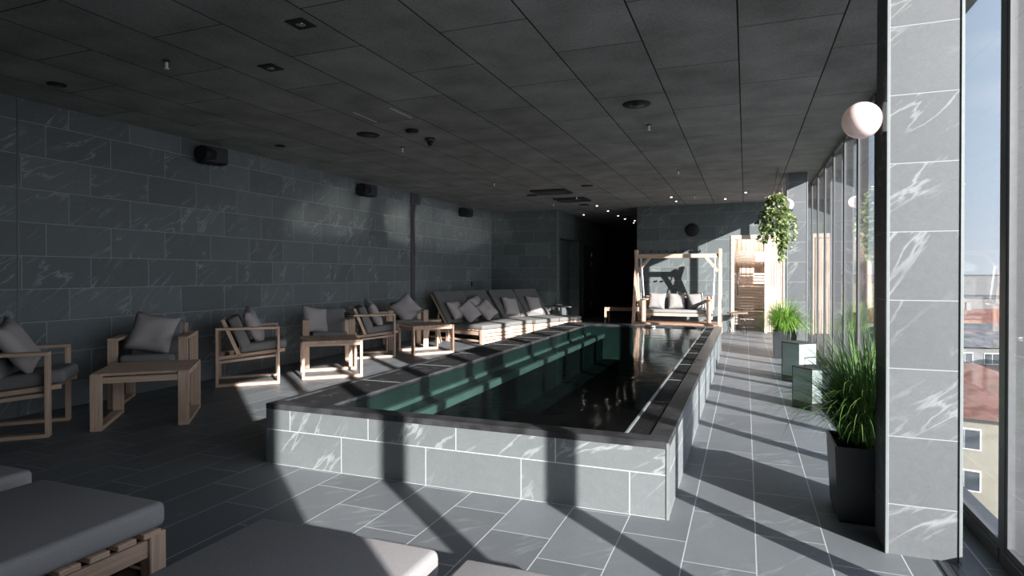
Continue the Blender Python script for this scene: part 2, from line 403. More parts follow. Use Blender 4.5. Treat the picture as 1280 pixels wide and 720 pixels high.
# ------------------------------------------------------------------ pool
PX0, PX1, PY0, PY1, PZ = -3.04, -.37, 3.215, 10.72, .405
pool = root('swimming_pool', (0, 0, 0), 0, 'raised rectangular pool clad in grey slate tiles with dark coping', 'pool')
b = MB()
b.bb(PX0+.003, PX0+.05, PY0+.003, PY1-.003, 0, .368); b.bb(PX1-.05, PX1-.003, PY0+.003, PY1-.003, 0, .368)
b.bb(PX0+.05, PX1-.05, PY0+.003, PY0+.05, 0, .368); b.bb(PX0+.05, PX1-.05, PY1-.05, PY1-.003, 0, .368)
b.build('tiled_wall', 'poolwall', pool)
WX0, WX1, WY0, WY1 = -2.60, -.62, 3.34, 10.45
c = MB()
c.bb(PX0, PX1, PY0, WY0, .368, PZ, .004, 1); c.bb(PX0, PX1, WY1, PY1, .368, PZ, .004, 1)
c.bb(PX0, PX0+.05, WY0, WY1, .368, PZ, .004, 1); c.bb(-.485, PX1, WY0, WY1, .368, PZ, .004, 1)
c.build('coping', 'coping', pool)
MB().bb(WX1-.004, WX1+.012, WY0, WY1, .36, .405, .002, 1).build('steel_edge', 'alu', pool)
MB().bb(WX0-.012, WX0+.004, WY0, WY1, .36, .402, .002, 1).build('steel_edge', 'coping', pool)
b = MB()
for x in (PX1, ):   # light metal corner of the wall
    b.bb(x-.012, x+.002, PY0-.002, PY0+.012, 0, .40)
b.build('corner_strip', 'alu', pool)
def grating(x0, x1, y0, y1):
    g = MB(); n = max(3, int(round((x1-x0)/.0155)))
    for k in range(n):
        xx = x0+.004+(x1-x0-.008)*(k+.5)/n
        g.bb(xx-.0042, xx+.0042, y0+.006, y1-.006, .382, .398)
    for k in range(5):
        yy = y0+.02+(y1-y0-.04)*k/4; g.bb(x0+.003, x1-.003, yy-.004, yy+.004, .376, .392)
    g.build('grating', 'grate', pool)
    MB().bb(x0, x1, y0-.006, y0+.006, .375, .4).build('joint_bar', 'alu', pool)
yy = [WY0, 4.26] + [4.26+.93*k for k in range(1, 7)] + [WY1]
for k in range(len(yy)-1):
    grating(WX1+.015, -.487, yy[k], yy[k+1]); grating(PX0+.055, WX0-.015, yy[k], yy[k+1])
ch = MB(); ch.bb(WX1, -.485, WY0, WY1, .25, .30); ch.bb(PX0+.05, WX0, WY0, WY1, .25, .30)
ch.build('overflow_channel', 'dark', pool)
l = MB()
DP = -.9
l.bb(WX0-.05, WX0, WY0-.05, WY1+.05, DP, .375); l.bb(WX1, WX1+.012, WY0-.05, WY1+.05, DP, .372)
l.bb(WX0, WX1, WY0-.05, WY0, DP, .372); l.bb(WX0, WX1, WY1, WY1+.05, DP, .372)
l.build('liner', 'liner', pool)
MB().bb(WX0-.05, WX1+.05, WY0-.05, WY1+.05, DP-.05, DP).build('pool_floor', 'poolfloor', pool)
MB().bb(WX0, -2.345, WY0, WY1, .20, .215).build('bench_ledge', 'liner', pool)
MB().bb(WX0, -2.335, WY0, WY1, DP, .20).build('ledge_riser', 'poolfloor', pool)
MB().bb(-2.36, -2.30, WY0, WY1, .17, .235, .006, 1).build('ledge_edge', 'linerstep', pool)
l = MB()
l.bb(-2.335, -2.05, WY0, WY1, DP, -.2, .006, 1); l.build('step', 'poolfloor', pool)
l = MB()
l.bb(WX0, WX0+.05, WY0, WY1, .215, .25, .006, 1); l.build('ledge_edge', 'linerstep', pool)
# water sheet
me = MB(); me.quad([(WX0, WY0, .384), (WX1, WY0, .384), (WX1, WY1, .384), (WX0, WY1, .384)])
me.build('water', 'water', pool)
rl = MB().tube([(-1.60, 10.43, .30), (-1.60, 10.36, .37), (-1.60, 10.36, .40), (-1.42, 10.36, .40), (-1.42, 10.36, .37), (-1.42, 10.43, .30)], .012)
rl.build('grab_handle', 'steel', pool)
for y in (5.2, 6.0, 6.8, 7.6, 8.4): MB().lathe([(.012, 0), (.012, .012), (.004, .014)], (-2.33, y, .235), 10).build('air_nozzle', 'steel', pool)

# ------------------------------------------------------------------ soft goods
def pillow_mb(w=.45, h=.45, t=.15, seed=0, n=14):
    mb = MB(); bm = mb.bm; top = {}; bot = {}
    for i in range(n+1):
        for j in range(n+1):
            u = 2*i/n-1; v = 2*j/n-1
            x = u*w/2*(1-.10*(1-v*v)); y = v*h/2*(1-.10*(1-u*u))
            e = max(0, (1-u**4)*(1-v**4))
            z = t/2*e**.62
            nn = noise.noise(Vector((x*7+seed*3.1, y*7, seed)))*.016*e**.5
            nn += .010*e**.5*math.sin(9*(abs(u)-abs(v))+seed)*(abs(u*v))
            edge = i in (0, n) or j in (0, n)
            if edge: vv = bm.verts.new((x, y, .0)); top[i, j] = bot[i, j] = vv
            else:
                top[i, j] = bm.verts.new((x, y, z+nn)); bot[i, j] = bm.verts.new((x, y, -z+nn*.5))
    for i in range(n):
        for j in range(n):
            f = bm.faces.new((top[i, j], top[i+1, j], top[i+1, j+1], top[i, j+1])); f.smooth = True
            f = bm.faces.new((bot[i, j], bot[i, j+1], bot[i+1, j+1], bot[i+1, j])); f.smooth = True
    # corners sink into a soft seam
    return mb
def pillow(loc, face_az, lean, roll, label, mat='pillow', size=(.46, .46, .15), seed=0, group=None):
    """face_az: compass angle (deg, from +Y clockwise) the front faces; lean: degrees back from upright; roll in its own plane"""
    o = pillow_mb(*size, seed=seed).build('throw_pillow', mat)
    f = Vector((math.sin(R(face_az)), math.cos(R(face_az)), 0)); nrm = (f*math.cos(R(lean))+Vector((0, 0, math.sin(R(lean))))).normalized()
    side = Vector((0, 0, 1)).cross(nrm).normalized(); up = nrm.cross(side)
    Mx = Matrix((side, up, nrm)).transposed() @ Matrix.Rotation(R(roll), 3, 'Z')
    o.matrix_world = Matrix.Translation(loc) @ Mx.to_4x4()
    return tag(o, label, 'pillow', group)
def cushion(mb, c, d, mat=None, rot=None, bev=.035):
    b = mb.box(c, d, mat, bev, 4, rot); return b

# ------------------------------------------------------------------ armchairs (local: faces +x, width along y)
def make_armchair():
    r = root('armchair', (0, 0, 0)); D, W, H, t, bw = .68, .68, .67, .028, .085
    for s in (-1, 1):
        y0 = s*(W/2-bw/2)
        MB().box((0, y0, H-t/2), (D, bw, t), bev=.003, seg=1).build('armrest', 'wood', r)
        MB().box((0, y0, t/2), (D, bw, t), bev=.003, seg=1).build('floor_rail', 'wood', r)
        for x in (-D/2+t/2, D/2-t/2): MB().box((x, y0, H/2), (t, bw, H-2*t), bev=.003, seg=1).build('leg', 'wood', r)
        yi = s*(W/2-bw-.016)
        MB().beam((-D/2+.02, yi, .315), (D/2+.06, yi, .385), .03, .038, bev=.002).build('seat_rail', 'wood', r)
        MB().beam((-D/2, s*(W/2-bw/2), .275), (D/2, s*(W/2-bw/2), .335), .05, .028, bev=.002).build('lower_rail', 'wood', r)
        MB().beam((-.10, yi, .34), (-.27, yi, .76), .03, .04, up=Vector((1, 0, .4)), bev=.002).build('back_post', 'wood', r)
    m = MB()
    for k in range(6):
        x = -.24+k*.105; m.box((x, 0, .345+(x)*.10), (.05, W-2*bw-.06, .018), bev=.002, seg=1)
    m.build('seat_slats', 'wood', r)
    m = MB()
    for k in range(5):
        f = (k+.6)/5.2; m.box((-.10-.17*f, 0, .34+.42*f), (.018, W-2*bw-.06, .05), bev=.002, seg=1)
    m.build('back_slats', 'wood', r)
    rot = Matrix.Rotation(R(-6), 3, 'Y')
    cushion(MB(), (.165, 0, .435), (.52, W-2*bw-.05, .115), rot=rot, bev=.04).build('seat_cushion', 'cushion', r)
    rot = Matrix.Rotation(R(-22), 3, 'Y')
    cushion(MB(), (-.095, 0, .60), (.125, W-2*bw-.05, .40), rot=rot, bev=.04).build('back_cushion', 'cushion', r)
    return r
AZ = lambda deg: PI/2-R(deg)       # compass heading -> rotation of local +x
chair = make_armchair()
chairs = [
 ((-5.575, 3.095, 0), 45, 'teak armchair cut by the left edge of the photo'),
 ((-5.60, 4.42, 0), 139, 'teak armchair behind the slatted table in the unlit corner'),
 ((-5.577, 5.627, 0), 46, 'teak armchair standing alone in profile between two tables'),
 ((-5.46, 6.96, 0), 139, 'teak armchair behind the second table, black towel on its arm'),
 ((-5.535, 8.075, 0), 46, 'teak armchair in profile between the second and third tables'),
 ((-5.57, 9.20, 0), 139, 'teak armchair behind the third table, next to the loungers')]
for i, (p, az, lab) in enumerate(chairs):
    o = chair if i == 0 else copy_tree(chair)
    o.location = p; o.rotation_euler[2] = AZ(az); tag(o, lab, 'armchair', 'armchairs along the slate wall')
def on_chair(i, fx, fy, z):
    p, az, _ = chairs[i]; a = AZ(az)
    return (p[0]+fx*math.cos(a)-fy*math.sin(a), p[1]+fx*math.sin(a)+fy*math.cos(a), z)
pillow(on_chair(0, .06, -.02, .70), 45, 30, 12, 'taupe pillow on the armchair cut by the left photo edge', seed=1)
pillow(on_chair(1, .06, -.02, .69), 139, 28, -12, 'taupe pillow on the armchair in the unlit corner', seed=2, size=(.42, .42, .15))
pillow(on_chair(2, .06, .04, .66), 50, 24, 8, 'taupe pillow on the armchair standing alone in profile', seed=3)
pillow(on_chair(3, .07, -.17, .65), 104, 20, -10, 'taupe pillow leaning in the armchair behind the second table', seed=4, size=(.40, .40, .14))
pillow(on_chair(4, .06, .0, .66), 46, 26, 10, 'taupe pillow on the profile armchair before the third table', seed=5)
pillow(on_chair(5, .10, -.0, .68), 139, 28, 38, 'taupe pillow standing on its corner behind the third table', seed=6)

# ------------------------------------------------------------------ tables (local: loops run along x)
def make_table():
    r = root('coffee_table', (0, 0, 0)); L, W, H, t, bw = .72, .72, .465, .032, .085
    for s in (-1, 1):
        y = s*(W/2-bw/2)
        MB().box((0, y, t/2), (L, bw, t), bev=.003, seg=1).build('floor_rail', 'wood', r)
        for x in (-1, 1): MB().box((x*(L/2-t/2), y, (H+t)/2-.001), (t, bw, H-t), bev=.003, seg=1).build('leg', 'wood', r)
        MB().box((0, y, H-.035), (L-2*t, bw*.5, .066), bev=.003, seg=1).build('apron', 'wood', r)
    for s in (-1, 1): MB().box((s*(L/2-t/2-.004), 0, H-.055), (t, W-2*bw, .05), bev=.003, seg=1).build('cross_rail', 'wood', r)
    m = MB(); n = 9
    for k in range(n):
        x = -L/2+t+(L-2*t)*(k+.5)/n; m.box((x, 0, H-.010), ((L-2*t)/n-.010, W, .022), bev=.002, seg=1)
    m.build('tabletop', 'wood', r); return r
tab = make_table()
for i, (p, rz, lab) in enumerate((
  ((-4.93, 3.83, 0), R(41.5+90), 'teak slatted low table in the unlit corner'),
  ((-4.98, 6.40, 0), R(42), 'teak low table with sunlit front, second from the unlit corner'),
  ((-4.94, 8.80, 0), R(52), 'teak low table nearest to the sun loungers'))):
    o = tab if i == 0 else copy_tree(tab); o.location = p; o.rotation_euler[2] = rz
    tag(o, lab, 'table', 'low tables between the armchairs')

tw = MB().box((0, 0, .0), (.24, .13, .035), bev=.012, seg=2).box((.01, 0, .033), (.22, .12, .03), bev=.012, seg=2).build('folded_towel', 'black', None, on_chair(3, -.20, .2975, .69), AZ(139))
tag(tw, 'folded black towel on the armrest of the chair behind the second table', 'towel')
# splayed-leg stool behind third table
st = root('stool', (-5.45, 10.0, 0), R(20), 'small splayed-leg wooden stool between armchair and first lounger', 'stool')
MB().lathe([(.15, .40), (.155, .41), (.155, .43), (.15, .44)], n=20).build('seat', 'wood', st)
for k in range(4):
    a = PI/4+k*PI/2; MB().tube([(.19*math.cos(a), .19*math.sin(a), 0), (.10*math.cos(a), .10*math.sin(a), .40)], .014, 8).build('leg', 'wood', st)

# ------------------------------------------------------------------ sun loungers (local: foot end at x=0, body along -x, width along y from 0)
def make_lounger(L=1.75, W=.80, H=.27, th=.09, mat='mattress', back=True, ang=52, bl=.78, slope=0):
    r = root('sun_lounger', (0, 0, 0))
    for y in (.03, W-.03):
        for x in (-.035, -L*.55, -L+.06): MB().box((x, y, H/2-.01), (.07, .06, H-.02), bev=.004, seg=1).build('leg', 'wood', r)
        MB().box((-L/2, y, H-.075), (L-.08, .03, .07), bev=.003, seg=1).build('side_rail', 'wood', r)
        MB().box((-L/2, y, .055), (L-.08, .03, .035), bev=.003, seg=1).build('floor_rail', 'wood', r)
    m = MB()
    for k in range(4): m.box((-.012, W/2, .035+k*.064), (.024, W-.11, .052), bev=.003, seg=1)
    m.build('end_panel', 'wood', r)
    m = MB(); k = 0
    while .06+k*.105 < L-.05: m.box((-.06-k*.105, W/2, H-.018), (.075, W, .022), bev=.003, seg=1); k += 1
    m.build('slats', 'wood', r)
    cushion(MB(), (-(L-bl)/2+.005, W/2, H+th/2-.004), (L-bl+.0, W, th), bev=.028).build('mattress', mat, r)
    a = R(ang); hx = -(L-bl); c, s = math.cos(a), math.sin(a)
    rot = Matrix.Rotation(a, 3, 'Y')
    px = hx-c*bl/2-s*-.0; pz = H+.02+s*bl/2
    cushion(MB(), (px+s*.06, W/2, pz+c*.045), (bl, W, th*.9), rot=rot, bev=.028).build('back_mattress', mat, r)
    m = MB()
    for y in (.03, W-.03): m.beam((hx, y, H), (hx-c*bl, y, H+s*bl), .03, .04, bev=.002)
    for k in range(7):
        f = (k+.5)/7; m.box((hx-c*bl*f, W/2, H+s*bl*f), (.07, W-.04, .018), rot=rot, bev=.002, seg=1)
    m.build('backrest_frame', 'wood', r)
    m = MB()
    for y in (.08, W-.08): m.beam((hx-c*bl*.6, y, H+s*bl*.6), (hx-c*bl*.75-.02, y, H-.02), .025, .03, bev=.002)
    m.build('prop', 'wood', r)
    return r
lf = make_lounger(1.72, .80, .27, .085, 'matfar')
s20, c20 = math.sin(R(20)), math.cos(R(20))
lspots = [((-4.47, 10.05), 0, 'lounger nearest the third table, first in the row by the wall'),
          ((-4.19, 10.86), -.15, 'second lounger from the low tables, joined to the first'),
          ((-3.985, 11.65), .0, 'third lounger from the low tables, set forward toward the pool'),
          ((-3.70, 12.43), .0, 'last lounger in the row, beside the dark corridor')]
for i, (p, k, lab) in enumerate(lspots):
    o = lf if i == 0 else copy_tree(lf)
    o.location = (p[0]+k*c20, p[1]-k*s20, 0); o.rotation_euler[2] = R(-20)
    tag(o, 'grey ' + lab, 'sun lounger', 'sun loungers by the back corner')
def on_l(i, x, y, z):
    p = lspots[i][0]; return (p[0]+x*c20+y*s20, p[1]-x*s20+y*c20, z)
pillow(on_l(0, -.97, .28, .58), 100, 35, 0, 'taupe pillow on the first wall lounger, half hidden by another', seed=7, size=(.42, .42, .14))
pillow(on_l(0, -.85, .50, .55), 118, 35, 28, 'taupe pillow on the first wall lounger, in front of its neighbour', seed=8, size=(.44, .44, .14))
pillow(on_l(1, -.92, .24, .55), 118, 35, 30, 'taupe pillow standing on the second wall lounger', seed=9, size=(.44, .44, .14))
pillow(on_l(1, -1.12, .18, .66), 100, 35, 15, 'shaded taupe pillow behind the one on the second wall lounger', seed=10, size=(.40, .40, .14))
pillow(on_l(2, -1.0, .36, .58), 112, 30, -8, 'taupe pillow on the third wall lounger', seed=11, size=(.45, .45, .14))
pillow(on_l(3, -1.01, .36, .58), 112, 30, -8, 'taupe pillow on the last wall lounger by the corridor', seed=12, size=(.45, .45, .14))

# foreground loungers: foot end towards +Y
fg = make_lounger(1.95, .77, .262, .10, 'mattress', bl=.70, ang=32)
for i, (x1, y, lab) in enumerate(((-3.14, 1.84, 'grey lounger at the left photo edge, only its corner showing'),
                                   (-2.20, 1.78, 'grey lounger with teak base showing, lower left in the photo'),
                                   (-.955, 1.80, 'grey lounger half sunlit, nearest to the viewer in front of the pool'),
                                   (-.09, 1.78, 'grey lounger with only its foot edge showing at the bottom of the photo'))):
    o = fg if i == 0 else copy_tree(fg)
    o.location = (x1, y, 0); o.rotation_euler[2] = R(90)   # local -x -> -Y ; local y -> -X
    tag(o, lab, 'sun lounger', 'sun loungers in front of the pool')

# side table by the last lounger with its towel roll
t = root('side_table', (-4.3, 13.75, 0), 0, 'small round black side table behind the last lounger', 'side table')
MB().lathe([(.22, .50), (.225, .505), (.225, .52), (.22, .525)], n=28).build('table_top', 'black', t)
MB().tube([(0, 0, .02), (0, 0, .5)], .018, 10).build('pole', 'black', t)
MB().lathe([(.16, 0), (.16, .012), (.03, .02)], n=24).build('base', 'black', t)
t2 = copy_tree(t); t2.location = (-3.98, 13.95, 0); t2['label'] = 'small round black side table nearest the corridor corner'
t['group'] = t2['group'] = 'black side tables'
o = MB().lathe([(.075, 0), (.10, .02), (.105, .05), (.09, .055), (.06, .02)], (-4.15, 13.72, .525), 20).build('bowl', 'black')
tag(o, 'small dark bowl on the black side table', 'bowl')

# bench by the swing
t = root('bench', (-2.92, 15.2, 0), 0, 'small wooden slatted bench at the mouth of the dark corridor', 'bench')
m = MB()
for k in range(5): m.bb(-.38+k*.154, -.38+k*.154+.145, -.24, .24, .43, .455, .003, 1)
m.build('seat', 'wood', t)
m = MB().bb(-.36, .36, -.22, -.19, .37, .43).bb(-.36, .36, .19, .22, .37, .43); m.build('apron', 'wood', t)
for x in (-.36, .36):
    for y in (-.21, .21): MB().bb(x-.022, x+.022, y-.022, y+.022, 0, .43).build('leg', 'wood', t)

# wire stool
t = root('wire_stool', (-.16, 13.95, 0), R(15), 'round wire-legged stool in front of the sauna door', 'stool')
MB().lathe([(.20, .435), (.215, .44), (.215, .455), (.20, .46)], n=32).build('seat', 'brownwood', t)
for k in range(3):
    a = k*2*PI/3+.5; ca, sa = math.cos(a), math.sin(a)
    w_ = .07
    P = lambda r_, s_, z_: (r_*ca-s_*sa, r_*sa+s_*ca, z_)
    MB().tube([P(.12, w_, .435), P(.19, w_*1.2, .008), P(.19, -w_*1.2, .008), P(.12, -w_, .435)], .006, 6).build('leg', 'black', t)
o = root('tray', (-.14, 13.93, .46), R(10), 'small wire tray lying on the round stool', 'tray')
MB().bb(-.09, .09, -.06, .06, 0, .006).build('base', 'black', o)
MB().tube([(-.09, -.06, .04), (.09, -.06, .04), (.09, .06, .04), (-.09, .06, .04), (-.09, -.06, .04)], .004, 6).build('rim', 'black', o)

# ------------------------------------------------------------------ swing
sw = root('garden_swing', (-1.38, 13.5, 0), 0, 'wooden A-frame swing bench at the far end of the pool', 'swing')
HX = .88; YC = 0.
for s in (-1, 1):
    x = s*HX
    for q in (-1, 1):
        MB().beam((x+s*.0, q*.46, 0), (x, -q*.075, 1.82), .062, .075, up=Vector((0, 1, .3)), bev=.004).build('leg', 'wood', sw)
    MB().beam((x, -.34, .50), (x, .34, .50), .05, .09, bev=.003).build('side_crossbar', 'wood', sw)
    MB().beam((x-s*.02, -.06, 1.32), (x-s*.30, -.02, 1.66), .06, .06, up=Vector((0, 1, 0)), bev=.003).build('corner_brace', 'wood', sw)
    MB().beam((x, -.42, .16), (x, .42, .16), .06, .09, bev=.003).build('base_rail', 'wood', sw)
MB().box((0, 0, 1.68), (2*HX-.04, .09, .085), bev=.004, seg=1).build('top_beam', 'wood', sw)
m = MB().bb(-HX, HX, -.44, -.39, .16, .25, .003, 1).bb(-HX, HX, .36, .41, .16, .25, .003, 1)
m.build('base_beam', 'brownwood', sw)
m = MB()
for k in range(8): m.bb(-HX+.03, HX-.03, -.385+k*.094, -.300+k*.094, .235, .255, .002, 1)
m.build('footboard', 'brownwood', sw)
sx = .62
m = MB().bb(-sx, sx, -.33, -.29, .395, .455, .003, 1).bb(-sx, sx, .25, .29, .395, .455, .003, 1)
for k in range(7): m.bb(-sx, sx, -.28+k*.075, -.22+k*.075, .44, .458, .002, 1)
m.build('seat_frame', 'wood', sw)
cushion(MB(), (0, -.02, .495), (2*sx-.02, .60, .07), bev=.025).build('seat_cushion', 'seat', sw)
for s in (-1, 1):
    m = MB().bb(s*(sx+.005)-.0, s*(sx+.095), -.36, -.29, .27, .75, .005, 1).bb(s*(sx+.005), s*(sx+.095), .24, .31, .30, .80, .005, 1).bb(s*(sx+.0), s*(sx+.10), -.36, .31, .72, .755, .004, 1)
    m.build('armrest', 'wood', sw)
    for y0, y1 in ((-.30, -.03), (.26, .03)):
        MB().tube([(s*(sx+.11), y0, .46), (s*(sx+.16), y1, 1.64)], .012, 6).build('rope', 'white', sw)
m = MB()
for k in range(4): m.bb(-sx, sx, .27, .295, .52+k*.075, .575+k*.075, .003, 1)
m.build('backrest', 'brownwood', sw)
cushion(MB(), (0, .20, .64), (2*sx-.06, .09, .26), bev=.03).build('back_cushion', 'cushion', sw)
for k, (dx, rl, lab) in enumerate(((-.42, -4, 'pale pillow nearest the left arm of the swing'), (.0, 2, 'pale pillow in the middle of the swing'), (.40, 6, 'pale pillow nearest the right arm of the swing'))):
    pillow((-1.40+dx, 13.53, .70), 180, 18, rl, lab, 'palepillow', (.38, .38, .15), 20+k, 'pillows on the swing')

# ------------------------------------------------------------------ planters with grass
def grass_mb(n, r0, hmin, hmax, spread, wid, seed, org=(0, 0), zmin=-.3):
    rnd = random.Random(seed); mb = MB(); made = tries = 0
    def blocked(p):
        X, Y = p.x+org[0], p.y+org[1]
        return X > 1.035 or any(.59 < X < .91 and a-.015 < Y < b+.015 for a, b in ((3.19, 3.45), (10.37, 10.65))) or p.z < zmin
    while made < n and tries < n*8:
        tries += 1
        a = rnd.uniform(0, 2*PI); rr = r0*math.sqrt(rnd.random()); bx_, by_ = rr*math.cos(a), rr*math.sin(a)
        a2 = a+rnd.gauss(0, .6); L = rnd.uniform(hmin, hmax); b = rnd.uniform(.05, 1.)**.8*spread
        d = Vector((math.cos(a2), math.sin(a2), 0)); side = Vector((-d.y, d.x, 0)); N = 8
        p = Vector((bx_, by_, 0)); el = PI/2-rnd.uniform(.1, .6)*b; pts = []
        for i in range(N+1):
            pts.append(p); p = p+(d*math.cos(el)+Vector((0, 0, 1))*math.sin(el))*L/N
            el -= b*(.10+.40*i/N)
        if any(blocked(q) for q in pts): continue
        made += 1; vs = []
        for i, p in enumerate(pts):
            w = wid*(1-(i/N)**2.2)+.0004
            vs.append((mb.bm.verts.new(p-side*w/2), mb.bm.verts.new(p+side*w/2)))
        uvv = (min(1, max(0, rnd.gauss(.45, .28))), 0)
        for i in range(N):
            f = mb.bm.faces.new((vs[i][0], vs[i][1], vs[i+1][1], vs[i+1][0])); f.smooth = True
            for l in f.loops: l[mb.uv].uv = uvv
    return mb
def planter(x, y, w, d, h, label, n, mat, seed, **k):
    r = root('potted_grass', (x, y, 0), 0, label, 'potted plant', 'anthracite grass planters')
    m = MB(); bm = m.bm
    # tapered hollow box
    def ring(s, z): return [bm.verts.new((sx_*w/2*s, sy_*d/2*s, z)) for sx_, sy_ in ((-1, -1), (1, -1), (1, 1), (-1, 1))]
    rs = [ring(.86, 0), ring(.90, .02), ring(1., h), ring(.93, h), ring(.91, h-.06)]
    for i in range(4):
        for q in range(4): bm.faces.new((rs[i][q], rs[i][(q+1) % 4], rs[i+1][(q+1) % 4], rs[i+1][q]))
    bm.faces.new(rs[0][::-1]); bm.faces.new(rs[4])
    m.build('planter_box', 'planter', r)
    MB().bb(-w*.44, w*.44, -d*.44, d*.44, h-.058, h-.035).build('soil', 'soil', r)
    g = grass_mb(n, w*.33, k['hmin'], k['hmax'], k['spread'], k['wid'], seed, (x, y)).build('grass', mat, r); g.location = (0, 0, h-.04)
    return r
planter(.615, 3.665, .37, .36, .395, 'dark planter of long arching grass beside the near pillar', 1500, 'grassdark', 3, hmin=.34, hmax=.72, spread=1.15, wid=.0068)
planter(.56, 10.17, .33, .33, .42, 'dark planter of bright bushy grass before the far pillar', 1300, 'grass', 5, hmin=.32, hmax=.62, spread=1.45, wid=.009)

# ------------------------------------------------------------------ lanterns
def lantern(x, y, rz, s, h, label, handle):
    r = root('floor_lantern', (x, y, 0), rz, label, 'lantern', 'floor lanterns by the window wall')
    MB().bb(-s/2, s/2, -s/2, s/2, 0, .07, .003, 1).build('base', 'black', r)
    m = MB(); t_ = .007
    for a in (-1, 1):
        for b_ in (-1, 1): m.bb(a*(s/2)-t_*(a > 0), a*(s/2)+t_*(a < 0), b_*(s/2)-t_*(b_ > 0), b_*(s/2)+t_*(b_ < 0), .07, h)
    m.build('corner_posts', 'black', r)
    MB().bb(-s/2-.004, s/2+.004, -s/2-.004, s/2+.004, h, h+.012, .003, 1).build('roof', 'black', r)
    q = s/2-.004
    for a, b_ in ((1, 0), (-1, 0), (0, 1), (0, -1)):
        m = MB()
        if a: m.bb(a*q-.002, a*q+.002, -q+.005, q-.005, .072, h-.002)
        else: m.bb(-q+.005, q-.005, b_*q-.002, b_*q+.002, .072, h-.002)
        m.build('pane', 'milk', r)
    if handle:
        MB().tube([(-s*.36, 0, h+.01), (-s*.36, 0, h+.10), (s*.36, 0, h+.10), (s*.36, 0, h+.01)], .005, 6).build('handle', 'black', r)
    cd = MB().lathe([(.04, 0), (.042, .01), (.042, .17), (.036, .175)], n=20).build('pillar_candle', 'candle'); cd.location = (x-.02, y-.02, .07)
    tag(cd, 'white pillar candle inside the ' + ('low handled lantern' if handle else 'tall lantern'), 'candle')
lantern(.60, 7.98, R(40), .27, .46, 'tall pale-glass floor lantern behind the handled one', False)
lantern(.60, 6.43, R(38), .25, .385, 'low pale-glass floor lantern with a loop handle', True)

# ------------------------------------------------------------------ globe wall lamps
def globe(c, r_, mount, label):
    g = root('wall_lamp', c, 0, label, 'wall lamp', 'opal globe wall lamps')
    pr = [(r_*math.sin(PI*k/20)+.0005, -r_*math.cos(PI*k/20)) for k in range(21)]
    MB().lathe(pr, n=36).build('globe', 'globe', g)
    if mount == 'x': m = MB().bb(r_*.93, r_+.012, -.035, .035, -.07, .07, .004, 1).bb(r_*.9, r_*1.0, -.03, .03, -.03, .03)
    else: m = MB().bb(-.035, .035, r_*.93, r_+.02, -.07, .07, .004, 1)
    m.build('mount', 'black', g)
globe((.505, 3.225, 2.0), .084, 'x', 'large pink-white globe lamp on the side of the near pillar')
globe((.60, 10.26, 2.36), .092, 'y', 'small globe lamp partly hidden by the hanging ivy')

# ------------------------------------------------------------------ hanging ivy
iv = root('hanging_ivy', (.42, 9.75, 0), 0, 'trailing green ivy hanging in a basket from the ceiling', 'hanging plant')
MB().lathe([(.05, 2.19), (.08, 2.21), (.10, 2.29), (.09, 2.30), (.06, 2.26), (.02, 2.24)], n=20).build('pot', 'black', iv)
for k in range(3):
    a = k*2*PI/3; MB().tube([(.12*math.cos(a), .12*math.sin(a), 2.31), (.02, .0, ZC)], .004, 5).build('cord', 'brownwood', iv)
rnd = random.Random(11); lv = MB(); stm = MB()
def leaf(mb, p, d, s, rnd):
    d = d.normalized(); side = d.cross(Vector((rnd.uniform(-1, 1), rnd.uniform(-1, 1), rnd.uniform(-1, 1)))).normalized(); n = d.cross(side)
    pts = [(0, 0), (.35, .42), (.55, .20), (.85, .30), (1, 0), (.85, -.30), (.55, -.20), (.35, -.42)]
    vs = [mb.bm.verts.new(p+d*a*s+side*b*s+n*(-.15*s*a*a)) for a, b in pts]
    f = mb.bm.faces.new(vs); uvv = (min(1, max(0, rnd.gauss(.5, .3))), 0)
    for l in f.loops: l[mb.uv].uv = uvv
for k in range(90):
    a = rnd.uniform(0, 2*PI); r1 = rnd.uniform(.05, .25); Ls = rnd.uniform(.35, .72)
    if rnd.random() < .35: a = rnd.uniform(-.6, .9); r1 = rnd.uniform(.02, .12); Ls = rnd.uniform(.55, .88)
    if math.cos(a) < -.2: Ls = min(Ls, .55)
    pts = []; N = 14
    if k < 25: r1 *= .6; Ls *= .35
    for i in range(N+1):
        f = i/N; rr = r1*min(1, .25+f*1.7)+.02*math.sin(f*9+k)
        z = 2.34+.16*math.sin(min(1, f*4)*PI)*(rnd.random()*.5+.5)-Ls*f**1.15
        pts.append(Vector((rr*math.cos(a)+.012*math.sin(i+k), rr*math.sin(a), z)))
    stm.tube(pts, .002, 4)
    for i in range(N+1):
        for q in range(rnd.choice((1, 2, 2, 3))):
            dd = Vector((math.cos(a)+rnd.uniform(-1, 1), math.sin(a)+rnd.uniform(-1, 1), rnd.uniform(-1.1, .3)))
            leaf(lv, pts[i]+Vector((rnd.uniform(-.02, .02), rnd.uniform(-.02, .02), rnd.uniform(-.02, .02))), dd, rnd.uniform(.038, .068), rnd)
lv.build('foliage', 'ivy', iv); stm.build('stems', 'grassdark', iv)

